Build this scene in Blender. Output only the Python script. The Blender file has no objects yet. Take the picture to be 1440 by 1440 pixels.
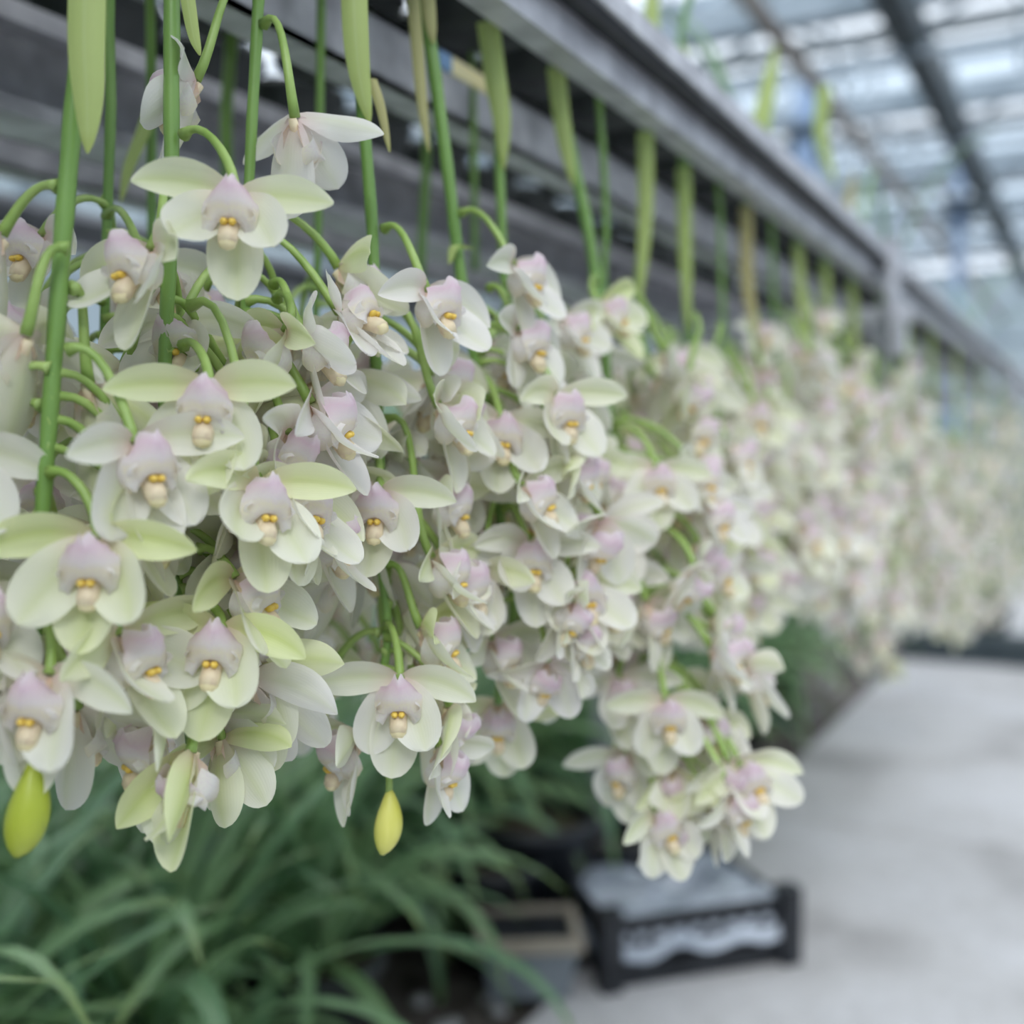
import bpy, math, random
from mathutils import Vector, Matrix, noise
rnd = random.Random(11)
R = math.radians
S = bpy.context.scene
COL = S.collection

# ------------------------------------------------------------------ camera, sky, exposure
F = 1558.0                                   # focal length in pixels of a 1440 frame
YAW, PITCH, CAMZ = R(28.3), R(2.94), 0.9
cam_d = bpy.data.cameras.new('camera'); cam = bpy.data.objects.new('camera', cam_d); COL.objects.link(cam)
cam.location = (0, 0, CAMZ); cam.rotation_euler = (R(90) - PITCH, 0, YAW)
cam_d.sensor_width = 36; cam_d.lens = 36 * F / 1440; cam_d.clip_start = .02
cam_d.dof.use_dof = True; cam_d.dof.focus_distance = 0.52; cam_d.dof.aperture_fstop = 3.2
S.camera = cam
S.view_settings.view_transform = 'Standard'; S.view_settings.look = 'None'
S.view_settings.gamma = 1; S.view_settings.use_curve_mapping = False
S.view_settings.exposure = 0.52
w = bpy.data.worlds.new('overcast_sky'); S.world = w; w.use_nodes = True
nt = w.node_tree; nt.nodes.clear()
tc = nt.nodes.new('ShaderNodeTexCoord'); sx = nt.nodes.new('ShaderNodeSeparateXYZ')
rp = nt.nodes.new('ShaderNodeValToRGB'); bg = nt.nodes.new('ShaderNodeBackground'); ow = nt.nodes.new('ShaderNodeOutputWorld')
nt.links.new(tc.outputs['Generated'], sx.inputs[0]); nt.links.new(sx.outputs['Z'], rp.inputs[0])
rp.color_ramp.elements[0].position = 0.0; rp.color_ramp.elements[0].color = (.53, .60, .69, 1)
rp.color_ramp.elements[1].position = 0.7; rp.color_ramp.elements[1].color = (1.14, 1.16, 1.19, 1)
nt.links.new(rp.outputs[0], bg.inputs[0]); bg.inputs[1].default_value = 1.45
nt.links.new(bg.outputs[0], ow.inputs[0])
sun_d = bpy.data.lights.new('veiled_sun', 'SUN'); sun = bpy.data.objects.new('veiled_sun', sun_d); COL.objects.link(sun)
sun_d.energy = 1.7; sun_d.angle = R(25); sun_d.color = (1, .97, .93)
sun.rotation_euler = (R(38), R(30), 0)

CR = Matrix.Rotation(YAW, 3, 'Z') @ Matrix.Rotation(R(90) - PITCH, 3, 'X')
cR, cU, cF = CR @ Vector((1, 0, 0)), CR @ Vector((0, 1, 0)), CR @ Vector((0, 0, -1))
CB = Matrix((cR, cF, cU)).transposed()       # columns: right, forward, up
CP = Vector((0, 0, CAMZ))
def W(px, py, Z):
    return CP + cF * Z + cR * ((px - 720) / F * Z) - cU * ((py - 720) / F * Z)
def P(v):
    d = Vector(v) - CP; z = d.dot(cF)
    return 720 + F * d.dot(cR) / z, 720 - F * d.dot(cU) / z, z
CT = math.cos(YAW)
def zrow(px, a): return F * a / (1560 - px)

# ------------------------------------------------------------------ materials
def mat(name):
    m = bpy.data.materials.new(name); m.use_nodes = True
    n = m.node_tree.nodes; n.clear()
    return m, m.node_tree, n
def N(nt, t, **k):
    x = nt.nodes.new(t)
    for a, v in k.items(): setattr(x, a, v)
    return x
def mixc(nt, fac, a, b, blend='MIX'):
    x = N(nt, 'ShaderNodeMix', data_type='RGBA', blend_type=blend)
    for i, v in ((0, fac), (6, a), (7, b)):
        if hasattr(v, 'links'): nt.links.new(v, x.inputs[i])
        elif isinstance(v, tuple): x.inputs[i].default_value = v + (1,) if len(v) == 3 else v
        else: x.inputs[i].default_value = v
    return x.outputs[2]
def ramp(nt, src, stops):
    x = N(nt, 'ShaderNodeValToRGB'); cr = x.color_ramp
    while len(cr.elements) < len(stops): cr.elements.new(.5)
    for e, (p, c) in zip(cr.elements, stops):
        e.position = p; e.color = (c, c, c, 1) if not isinstance(c, tuple) else c + (1,)
    nt.links.new(src, x.inputs[0]); return x.outputs[0]
def noisy(name, c1, c2, scale=8, rough=.6, metal=0, bump=0, detail=4, spec=.5, lo=.35, hi=.65, stretch=None, coat=0):
    m, nt, n = mat(name)
    tc = N(nt, 'ShaderNodeTexCoord'); no = N(nt, 'ShaderNodeTexNoise'); no.inputs['Scale'].default_value = scale; no.inputs['Detail'].default_value = detail
    src = tc.outputs['Object']
    if stretch:
        mp = N(nt, 'ShaderNodeMapping'); mp.inputs['Scale'].default_value = stretch; nt.links.new(src, mp.inputs[0]); src = mp.outputs[0]
    nt.links.new(src, no.inputs['Vector'])
    col = ramp(nt, no.outputs[0], [(lo, c1), (hi, c2)])
    b = N(nt, 'ShaderNodeBsdfPrincipled'); b.inputs['Roughness'].default_value = rough; b.inputs['Metallic'].default_value = metal
    b.inputs['Specular IOR Level'].default_value = spec; b.inputs['Coat Weight'].default_value = coat
    nt.links.new(col, b.inputs['Base Color'])
    if bump:
        bp = N(nt, 'ShaderNodeBump'); bp.inputs['Strength'].default_value = bump; bp.inputs['Distance'].default_value = .01
        nt.links.new(no.outputs[0], bp.inputs['Height']); nt.links.new(bp.outputs[0], b.inputs['Normal'])
    o = N(nt, 'ShaderNodeOutputMaterial'); nt.links.new(b.outputs[0], o.inputs[0])
    return m
def leafy(name, body, trans=.4, rough=.45, spec=.35, fine=0):
    """thin living tissue: reflecting + light passing through; body(nt, u, v, oinfo) gives a colour"""
    m, nt, n = mat(name)
    uv = N(nt, 'ShaderNodeUVMap'); uv.uv_map = 'UVMap'; sp = N(nt, 'ShaderNodeSeparateXYZ'); nt.links.new(uv.outputs[0], sp.inputs[0])
    oi = N(nt, 'ShaderNodeObjectInfo')
    col = body(nt, sp.outputs[0], sp.outputs[1], oi)
    b = N(nt, 'ShaderNodeBsdfPrincipled'); b.inputs['Roughness'].default_value = rough; b.inputs['Specular IOR Level'].default_value = spec
    nt.links.new(col, b.inputs['Base Color'])
    t = N(nt, 'ShaderNodeBsdfTranslucent'); nt.links.new(col, t.inputs[0])
    mx = N(nt, 'ShaderNodeMixShader'); mx.inputs[0].default_value = trans
    nt.links.new(b.outputs[0], mx.inputs[1]); nt.links.new(t.outputs[0], mx.inputs[2])
    if fine:   # faint parallel veins
        wv = N(nt, 'ShaderNodeTexWave', wave_type='BANDS', bands_direction='Y'); wv.inputs['Scale'].default_value = 5; wv.inputs['Distortion'].default_value = 1.0
        nt.links.new(uv.outputs[0], wv.inputs[0]); bp = N(nt, 'ShaderNodeBump'); bp.inputs['Strength'].default_value = fine; bp.inputs['Distance'].default_value = .0006
        nt.links.new(wv.outputs[0], bp.inputs['Height']); nt.links.new(bp.outputs[0], b.inputs['Normal'])
    o = N(nt, 'ShaderNodeOutputMaterial'); nt.links.new(mx.outputs[0], o.inputs[0])
    return m
def petal_body(nt, u, v, oi):
    sc = N(nt, 'ShaderNodeSeparateColor'); nt.links.new(oi.outputs['Color'], sc.inputs[0])
    mid = ramp(nt, v, [(.14, 0.0), (.32, .35), (.5, 1.0), (.68, .35), (.86, 0.0)])
    along = ramp(nt, u, [(0.0, .25), (.25, .8), (.7, .75), (1.0, .35)])
    mm = N(nt, 'ShaderNodeMath', operation='MULTIPLY'); nt.links.new(mid, mm.inputs[0]); nt.links.new(along, mm.inputs[1])
    green = N(nt, 'ShaderNodeMath', operation='MULTIPLY'); nt.links.new(mm.outputs[0], green.inputs[0])
    g0 = N(nt, 'ShaderNodeMath', operation='MULTIPLY_ADD'); nt.links.new(sc.outputs['Red'], g0.inputs[0]); g0.inputs[1].default_value = .62; g0.inputs[2].default_value = .26
    nt.links.new(g0.outputs[0], green.inputs[1])
    base = mixc(nt, sc.outputs['Red'], (.955, .925, .905), (.88, .93, .55))
    c = mixc(nt, green.outputs[0], base, (.66, .76, .24))
    pink = ramp(nt, u, [(0.0, .75), (.10, .35), (.26, 0.0)])
    pm = N(nt, 'ShaderNodeMath', operation='MULTIPLY'); nt.links.new(pink, pm.inputs[0]); nt.links.new(sc.outputs['Green'], pm.inputs[1])
    return mixc(nt, pm.outputs[0], c, (.78, .48, .46))
def lip_body(nt, u, v, oi):
    c = ramp(nt, u, [(0.0, (.82, .62, .48)), (.22, (.92, .88, .84)), (.45, (.94, .92, .91)), (.60, (.93, .88, .72)), (.68, (.90, .85, .85)), (.85, (.87, .69, .80)), (1.0, (.95, .87, .92))])
    no = N(nt, 'ShaderNodeTexNoise'); no.inputs['Scale'].default_value = 900
    t = N(nt, 'ShaderNodeTexCoord'); nt.links.new(t.outputs['Object'], no.inputs['Vector'])
    f = ramp(nt, no.outputs[0], [(.45, 0.0), (.75, .35)])
    return mixc(nt, f, c, (.84, .70, .82))
M = {}
M['petal'] = leafy('petal_tissue', petal_body, trans=.42, rough=.42, spec=.35, fine=.09)
M['lip'] = leafy('lip_tissue', lip_body, trans=.48, rough=.5, spec=.3)
def leaf_body(c1, c2, c3):
    def f(nt, u, v, oi):
        a = mixc(nt, oi.outputs['Random'], c1, c2)
        mid = ramp(nt, v, [(.42, 0.0), (.5, .5), (.58, 0.0)])
        b = mixc(nt, mid, a, c3)
        tip = ramp(nt, u, [(.85, 0.0), (1.0, .5)])
        return mixc(nt, tip, b, (.35, .40, .08))
    return f
M['leaf'] = leafy('strap_leaf', leaf_body((.15, .30, .16), (.30, .48, .22), (.42, .56, .34)), trans=.28, rough=.32, spec=.6)
M['sheath'] = leafy('sheath', leaf_body((.40, .52, .16), (.50, .60, .22), (.55, .65, .30)), trans=.3, rough=.5)
M['drysheath'] = leafy('dry_sheath', leaf_body((.45, .40, .18), (.48, .47, .22), (.50, .46, .25)), trans=.2, rough=.6)
M['stem'] = noisy('flower_stem', (.13, .26, .05), (.23, .39, .10), 30, .38, stretch=(1, 1, .15), coat=.1)
M['pedicel'] = noisy('pedicel', (.24, .38, .08), (.40, .54, .17), 40, .4)
M['bud'] = noisy('bud_skin', (.62, .62, .07), (.80, .76, .20), 60, .4, stretch=(1, 1, .2))
M['greenbud'] = noisy('green_bud_skin', (.36, .44, .03), (.50, .56, .07), 60, .4, stretch=(1, 1, .2))
M['column'] = noisy('column_flesh', (.70, .55, .38), (.80, .68, .46), 200, .5)
M['cap'] = noisy('anther_cap', (.80, .68, .38), (.84, .74, .46), 200, .4)
M['callus'] = noisy('callus', (.78, .50, .06), (.88, .64, .14), 300, .5)
M['galv'] = noisy('galvanised_steel', (.40, .40, .44), (.66, .66, .71), 26, .45, metal=.25, bump=.03, detail=6)
M['galv2'] = noisy('dull_steel', (.26, .27, .30), (.42, .43, .47), 12, .5, metal=.4)
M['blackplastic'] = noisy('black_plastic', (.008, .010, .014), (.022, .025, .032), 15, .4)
M['potdark'] = noisy('dark_pot', (.012, .018, .017), (.03, .035, .034), 20, .55)
M['bluesteel'] = noisy('blue_grey_steel', (.27, .38, .58), (.36, .47, .66), 5, .45, metal=.1)
M['darksteel'] = noisy('dark_steel', (.035, .05, .06), (.06, .08, .09), 5, .5, metal=.2)
M['pipe'] = noisy('brown_pipe', (.25, .21, .19), (.36, .32, .29), 6, .5)
M['roofbar'] = noisy('aluminium_bar', (.25, .31, .36), (.36, .42, .48), 3, .5, metal=.3)
M['wallconc'] = noisy('wall_concrete', (.25, .28, .29), (.38, .41, .42), 3, .8)
M['soil'] = noisy('soil', (.045, .038, .032), (.16, .14, .13), 14, .9, bump=.4, detail=8)
M['outside'] = noisy('outside_ground', (.18, .22, .14), (.30, .33, .26), 1.5, .9)
M['bark'] = noisy('bark_mix', (.05, .035, .022), (.12, .09, .06), 60, .9, bump=.5)
M['film'] = noisy('plastic_film', (.30, .34, .41), (.58, .63, .72), 9, .22, coat=.4, bump=.25)
M['tan'] = noisy('tan_cardboard', (.30, .26, .21), (.40, .36, .30), 10, .8)
M['greytub'] = noisy('grey_tub', (.15, .17, .20), (.22, .25, .28), 8, .5)
M['tagyellow'] = noisy('tag_yellow', (.80, .72, .38), (.85, .78, .48), 8, .5)
M['tagblue'] = noisy('tag_blue', (.16, .30, .55), (.20, .34, .58), 8, .5)
M['stone'] = noisy('stone', (.22, .22, .22), (.42, .42, .43), 12, .8)
M['screen'] = noisy('shade_screen', (.60, .66, .70), (.75, .80, .84), 2, .8)
def concrete():
    m, nt, n = mat('path_concrete')
    tc = N(nt, 'ShaderNodeTexCoord'); a = N(nt, 'ShaderNodeTexNoise'); a.inputs['Scale'].default_value = 2.2; a.inputs['Detail'].default_value = 7
    b2 = N(nt, 'ShaderNodeTexNoise'); b2.inputs['Scale'].default_value = 40; b2.inputs['Detail'].default_value = 4
    for q in (a, b2): nt.links.new(tc.outputs['Object'], q.inputs['Vector'])
    c = ramp(nt, a.outputs[0], [(.34, (.33, .32, .32)), (.46, (.49, .485, .49)), (.62, (.56, .56, .58))])
    c = mixc(nt, .25, c, ramp(nt, b2.outputs[0], [(.35, (.34, .34, .35)), (.7, (.62, .62, .65))]))
    b = N(nt, 'ShaderNodeBsdfPrincipled'); b.inputs['Roughness'].default_value = .75; nt.links.new(c, b.inputs['Base Color'])
    bp = N(nt, 'ShaderNodeBump'); bp.inputs['Strength'].default_value = .3; bp.inputs['Distance'].default_value = .004
    nt.links.new(b2.outputs[0], bp.inputs['Height']); nt.links.new(bp.outputs[0], b.inputs['Normal'])
    o = N(nt, 'ShaderNodeOutputMaterial'); nt.links.new(b.outputs[0], o.inputs[0]); return m
M['concrete'] = concrete()
def frosted():
    m, nt, n = mat('whitewashed_glass')
    t = N(nt, 'ShaderNodeBsdfTransparent'); t.inputs[0].default_value = (.80, .86, .90, 1)
    d = N(nt, 'ShaderNodeBsdfTranslucent'); d.inputs[0].default_value = (.42, .48, .52, 1)
    d2 = N(nt, 'ShaderNodeBsdfDiffuse'); d2.inputs[0].default_value = (.45, .50, .54, 1)
    a = N(nt, 'ShaderNodeMixShader'); a.inputs[0].default_value = .5; nt.links.new(d.outputs[0], a.inputs[1]); nt.links.new(d2.outputs[0], a.inputs[2])
    x = N(nt, 'ShaderNodeMixShader'); x.inputs[0].default_value = .65
    nt.links.new(t.outputs[0], x.inputs[1]); nt.links.new(a.outputs[0], x.inputs[2])
    o = N(nt, 'ShaderNodeOutputMaterial'); nt.links.new(x.outputs[0], o.inputs[0]); return m
M['frosted'] = frosted()
def glass():
    m, nt, n = mat('greenhouse_glass')
    t = N(nt, 'ShaderNodeBsdfTransparent'); t.inputs[0].default_value = (.86, .90, .93, 1)
    g = N(nt, 'ShaderNodeBsdfGlossy'); g.inputs['Roughness'].default_value = .08
    x = N(nt, 'ShaderNodeMixShader'); x.inputs[0].default_value = .06
    nt.links.new(t.outputs[0], x.inputs[1]); nt.links.new(g.outputs[0], x.inputs[2])
    o = N(nt, 'ShaderNodeOutputMaterial'); nt.links.new(x.outputs[0], o.inputs[0]); return m
M['glass'] = glass()

# ------------------------------------------------------------------ mesh helpers
class MB:
    def __init__(s): s.v, s.f, s.uv, s.mi, s.mats = [], [], [], [], []
    def mat(s, m):
        if m not in s.mats: s.mats.append(m)
        return s.mats.index(m)
    def add(s, verts, faces, m, uvs=None):
        o = len(s.v); k = s.mat(m); s.v += [tuple(x) for x in verts]
        for f in faces:
            s.f.append(tuple(i + o for i in f)); s.mi.append(k)
            s.uv.append([uvs[i] for i in f] if uvs else [(.5, .5)] * len(f))
        return s
    def box(s, lo, hi, m):
        x0, y0, z0 = lo; x1, y1, z1 = hi
        v = [(x0, y0, z0), (x1, y0, z0), (x1, y1, z0), (x0, y1, z0), (x0, y0, z1), (x1, y0, z1), (x1, y1, z1), (x0, y1, z1)]
        return s.add(v, [(0, 3, 2, 1), (4, 5, 6, 7), (0, 1, 5, 4), (1, 2, 6, 5), (2, 3, 7, 6), (3, 0, 4, 7)], m)
    def tube(s, pts, rad, m, n=8, caps=True, uvv=False):
        pts = [Vector(p) for p in pts]; v = []; uv = []
        if not isinstance(rad, (list, tuple)): rad = [rad] * len(pts)
        nrm = None
        for i, p in enumerate(pts):
            d = (pts[min(i + 1, len(pts) - 1)] - pts[max(i - 1, 0)]).normalized()
            if nrm is None:
                nrm = d.cross(Vector((0, 0, 1)) if abs(d.z) < .9 else Vector((1, 0, 0))).normalized()
            nrm = (nrm - d * nrm.dot(d)).normalized(); b = d.cross(nrm)
            for k in range(n):
                a = 2 * math.pi * k / n; v.append(p + (nrm * math.cos(a) + b * math.sin(a)) * rad[i]); uv.append((i / (len(pts) - 1), k / n))
        f = [(i * n + k, i * n + (k + 1) % n, (i + 1) * n + (k + 1) % n, (i + 1) * n + k) for i in range(len(pts) - 1) for k in range(n)]
        if caps: f += [tuple(range(n))[::-1], tuple(range((len(pts) - 1) * n, len(pts) * n))]
        return s.add(v, f, m, uv)
    def grid(s, fn, nu, nv, m):
        v = []; uv = []
        for i in range(nu + 1):
            for j in range(nv + 1):
                v.append(fn(i / nu, j / nv)); uv.append((i / nu, j / nv))
        f = [(i * (nv + 1) + j, (i + 1) * (nv + 1) + j, (i + 1) * (nv + 1) + j + 1, i * (nv + 1) + j + 1) for i in range(nu) for j in range(nv)]
        return s.add(v, f, m, uv)
    def mesh(s, name, smooth=True):
        me = bpy.data.meshes.new(name); me.from_pydata(s.v, [], s.f)
        for m in s.mats: me.materials.append(M[m])
        me.polygons.foreach_set('material_index', s.mi)
        ul = me.uv_layers.new(name='UVMap'); flat = [c for f in s.uv for t in f for c in t]; ul.data.foreach_set('uv', flat)
        if smooth: me.polygons.foreach_set('use_smooth', [True] * len(s.f))
        me.update(); return me
def put(name, me, parent=None, loc=(0, 0, 0), rot=None, color=None, scale=None):
    o = bpy.data.objects.new(name, me); COL.objects.link(o); o.parent = parent
    if rot is not None:
        o.matrix_basis = Matrix.Translation(loc) @ rot.to_4x4() @ (Matrix.Scale(scale, 4) if scale else Matrix.Identity(4))
    else:
        o.location = loc
        if scale: o.scale = (scale,) * 3
    if color: o.color = color
    return o
def tag(o, label=None, cat=None, group=None, kind=None):
    if label: o['label'] = label
    if cat: o['category'] = cat
    if group: o['group'] = group
    if kind: o['kind'] = kind
    return o
def thing(name, label, cat, loc=(0, 0, 0), rz=0, group=None):
    o = bpy.data.objects.new(name, None); COL.objects.link(o); o.location = loc; o.rotation_euler.z = rz; o.empty_display_size = .05
    return tag(o, label, cat, group)
def smooth_path(pts, n):
    """Catmull-Rom through the points"""
    pts = [Vector(p) for p in pts]; out = []
    P_ = [pts[0] * 2 - pts[1]] + pts + [pts[-1] * 2 - pts[-2]]
    for i in range(1, len(P_) - 2):
        for k in range(n):
            t = k / n; a, b, c, d = P_[i - 1], P_[i], P_[i + 1], P_[i + 2]
            out.append(.5 * ((2 * b) + (c - a) * t + (2 * a - 5 * b + 4 * c - d) * t * t + (3 * b - a - 3 * c + d) * t ** 3))
    out.append(pts[-1]); return out

# ------------------------------------------------------------------ setting: ground, path, greenhouse
PX = -.79                                    # left edge of the concrete path
g = MB().box((-40, -30, -.3), (40, 45, -.06), 'outside'); tag(put('outside_ground', g.mesh('outside_ground', False)), kind='structure')
def bed():
    m = MB()
    def fn(u, v):
        x = -6.9 + u * (6.9 + PX + .02); y = -3 + v * 17
        return (x, y, -.015 + .035 * noise.noise(Vector((x * 3, y * 3, 0))) + .012 * noise.noise(Vector((x * 15, y * 15, 3))))
    m.grid(fn, 60, 140, 'soil'); return m.mesh('soil_bed')
tag(put('floor', bed()), kind='structure')
path = tag(put('concrete_path', MB().box((PX, -3, -.3), (5.9, 14, -.012), 'wallconc').mesh('path_base', False)), kind='structure')
ys = [-3, -.6, .98, 2.7, 4.6, 6.6, 8.6, 10.8, 14]
slab_n = 0
for i in range(len(ys) - 1):
    xs = [PX, 1.1, 3.4, 5.9]
    for j in range(3):
        x0, x1, y0, y1 = xs[j], xs[j + 1] - .014, ys[i], ys[i + 1] - .02
        m = MB(); e = .008; h = .002 * ((i * 3 + j) % 3)
        z0, z1 = -.012, .012 + h
        v = [(x0, y0, z0), (x1, y0, z0), (x1, y1, z0), (x0, y1, z0), (x0, y0, z1 - e), (x1, y0, z1 - e), (x1, y1, z1 - e), (x0, y1, z1 - e),
             (x0 + e, y0 + e, z1), (x1 - e, y0 + e, z1), (x1 - e, y1 - e, z1), (x0 + e, y1 - e, z1)]
        f = [(0, 3, 2, 1)] + [(a, (a + 1) % 4, 4 + (a + 1) % 4, 4 + a) for a in range(4)] + [(4 + a, 4 + (a + 1) % 4, 8 + (a + 1) % 4, 8 + a) for a in range(4)] + [(8, 9, 10, 11)]
        m.add(v, f, 'concrete'); put('slab', m.mesh('slab', False), path)
# walls: low concrete plinth, aluminium mullions, panes
def glass_wall(name, ax, pos, a0, a1, H=3.05, step=1.25, gl='glass'):
    base = MB(); th = .12
    def bx(m, s0, s1, z0, z1, mm, t=.06, off=0):
        if ax == 'x': m.box((pos - t / 2, s0, z0), (pos + t / 2, s1, z1), mm)
        else: m.box((s0, pos - t / 2, z0), (s1, pos + t / 2, z1), mm)
    bx(base, a0, a1, -.1, .45, 'wallconc', .14)
    wl = tag(put(name, base.mesh(name, False)), kind='structure')
    n = int(round((a1 - a0) / step)); st = (a1 - a0) / n
    for i in range(n + 1):
        s = a0 + i * st; m = MB(); bx(m, s - .025, s + .025, .45, H, 'roofbar'); put('mullion', m.mesh('mullion', False), wl)
    for z in (.45, 1.35, 2.2, H - .05):
        m = MB(); bx(m, a0, a1, z, z + .05, 'roofbar', .05); put('transom', m.mesh('transom', False), wl)
    for i in range(n):
        for z0, z1 in ((.5, 1.35), (1.4, 2.2), (2.25, H - .05)):
            m = MB(); bx(m, a0 + i * st + .025, a0 + (i + 1) * st - .025, z0, z1, gl, .006); put('pane', m.mesh('pane', False), wl)
glass_wall('wall_left', 'x', -7, -3, 14, gl='frosted')
glass_wall('wall_right', 'x', 6, -3, 14, gl='frosted')
glass_wall('wall_back', 'y', 14, -7, 6, gl='frosted')
glass_wall('wall_front', 'y', -3, -7, 6, gl='frosted')
# multi-span roof: gutters run across the rows
roof = tag(put('ceiling', MB().box((-7, -3.05, 3.02), (6, -2.95, 3.12), 'roofbar').mesh('gutter', False)), kind='structure')
span = 1.7; nsp = 10
gut = MB(); gut.box((-7, -.07, 2.98), (6, .07, 3.12), 'roofbar'); gutm = gut.mesh('gutter', False)
rdg = MB(); rdg.box((-7, -.035, 3.52), (6, .035, 3.58), 'roofbar'); rdgm = rdg.mesh('ridge', False)
bars = MB(); pan = []
for k in range(27):
    x = -7 + k * .5
    for s in (0, 1):
        y0, y1 = (0, span / 2) if s == 0 else (span, span / 2)
        bars.add([(x - .012, y0, 3.08), (x + .012, y0, 3.08), (x + .012, y1, 3.54), (x - .012, y1, 3.54), (x - .012, y0, 3.12), (x + .012, y0, 3.12), (x + .012, y1, 3.58), (x - .012, y1, 3.58)],
                 [(0, 1, 2, 3), (4, 5, 6, 7), (0, 3, 7, 4), (1, 2, 6, 5)], 'roofbar')
barm = bars.mesh('glazing_bar', False)
pm = MB()
for y0, y1 in ((0, span / 2), (span, span / 2)):
    pm.add([(-7, y0, 3.11), (6, y0, 3.11), (6, y1, 3.57), (-7, y1, 3.57)], [(0, 1, 2, 3)], 'glass')
panm = pm.mesh('roof_pane', False)
tie = MB(); tie.box((-7, -.02, 2.75), (6, .02, 2.79), 'roofbar')
for k in range(14):
    x = -7 + k; tie.tube([(x, 0, 2.77), (x + .5, 0, 3.02), (x + 1, 0, 2.77)], .012, 'roofbar', 6)
tiem = tie.mesh('lattice_girder', False)
scr = MB(); scr.box((-7, 0, 0), (6, .22, .02), 'screen'); scrm = scr.mesh('folded_shade_screen', False)
for i in range(nsp):
    y = -3 + i * span
    put('gutter', gutm, roof, (0, y, 0)); put('ridge_bar', rdgm, roof, (0, y + span / 2, 0))
    b = put('glazing_bars', barm, roof, (0, y, 0)); b['kind'] = 'stuff'
    put('roof_glazing', panm, roof, (0, y, 0)); put('lattice_girder', tiem, roof, (0, y, 0))
    put('folded_shade_screen', scrm, roof, (0, y + .1, 2.93))
    # window ledge row seen as pale bands
tag(put('roof_beam', MB().box((-.92, -3, 2.78), (-.80, 14, 2.94), 'darksteel').mesh('roof_beam', False)), 'dark steel roof beam running above the path to the far end', 'beam')
pp = MB().tube([(-1.12, -3, 2.45), (-1.12, 14, 2.45)], .032, 'pipe', 12); tag(put('heating_pipe', pp.mesh('heating_pipe')), 'brown pipe running under the roof left of the dark beam', 'pipe')
def column(px, Z, label, wd=.09):
    p = W(px, 640, Z); t = thing('roof_post', label, 'post', (p.x, p.y, 0))
    put('shaft', MB().box((-wd / 2, -wd / 2, 0), (wd / 2, wd / 2, 3.0), 'bluesteel').mesh('post_shaft', False), t)
    m = MB().box((-.11, -.11, 2.72), (.11, .11, 2.76), 'darksteel').box((-.10, -.012, 2.55), (.10, .012, 2.72), 'darksteel'); put('bracket', m.mesh('post_bracket', False), t)
    m = MB().box((-.1, -.1, .0), (.1, .1, .025), 'darksteel'); put('base_plate', m.mesh('post_base', False), t)
column(1128, 6.4, 'blue grey square roof post rising behind the front rail near the yellow leaf', .12)
column(1342, 8.2, 'distant blue grey roof post right of the bracket on the long rail', .07)

# ------------------------------------------------------------------ growing bench
bench = thing('growing_bench', 'long galvanised steel bench of parallel channel rails carrying the pots', 'bench', (-.6, 2, 0))
BO = Vector((-.6, 2, 0))
def rail(a, top, bot, depth, opens, lip, mt='galv'):
    """C channel along y; opens=+1 towards the path"""
    xw = -a * CT; t = .004; m = MB(); y0, y1 = -1.2, 6.5
    xf = xw                                   # front face plane
    xb = xw - depth
    web = xb if opens > 0 else xf
    prof = []
    m.box((web - t / 2, y0, bot), (web + t / 2, y1, top), mt)
    m.box((xb - t / 2, y0, top - t), (xf + t / 2, y1, top), mt)
    m.box((xb - t / 2, y0, bot), (xf + t / 2, y1, bot + t), mt)
    op = xf if opens > 0 else xb
    m.box((op - t / 2, y0, top - lip), (op + t / 2, y1, top - t), mt)
    m.box((op - t / 2, y0, bot + t), (op + t / 2, y1, bot + lip * .8), mt)
    m.v = [tuple(Vector(v) - BO) for v in m.v]
    return put('rail', m.mesh('rail', False), bench)
HB = CAMZ
def front_rail():
    m = MB(); y0, y1, t = -1.2, 6.5, .004; X = lambda a: -a * CT
    m.box((X(.440), y0, HB + .341), (X(.375), y1, HB + .345), 'galv')        # top plate
    m.box((X(.375) - t, y0, HB + .327), (X(.375), y1, HB + .341), 'galv')     # its lip
    m.box((X(.402) - t, y0, HB + .299), (X(.402), y1, HB + .341), 'galv')     # web
    m.box((X(.430), y0, HB + .295), (X(.402), y1, HB + .299), 'galv')         # bottom plate
    m.box((X(.430), y0, HB + .299), (X(.430) + t, y1, HB + .307), 'galv')
    m.v = [tuple(Vector(v) - BO) for v in m.v]; put('rail', m.mesh('rail', False), bench)
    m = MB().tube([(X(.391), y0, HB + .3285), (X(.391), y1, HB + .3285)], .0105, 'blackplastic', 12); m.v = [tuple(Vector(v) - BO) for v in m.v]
    put('lip_shade_tube', m.mesh('lip_shade_tube'), bench)  # added black tube standing in for the shade under the top lip
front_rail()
rail(.558, HB + .330, HB + .281, .030, -1, .014)
rail(.83, HB + .341, HB + .256, .06, 1, .016)
rail(1.08, HB + .320, HB + .279, .035, -1, .012)
rail(1.45, HB + .341, HB + .285, .035, 1, .012, 'galv2')
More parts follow.
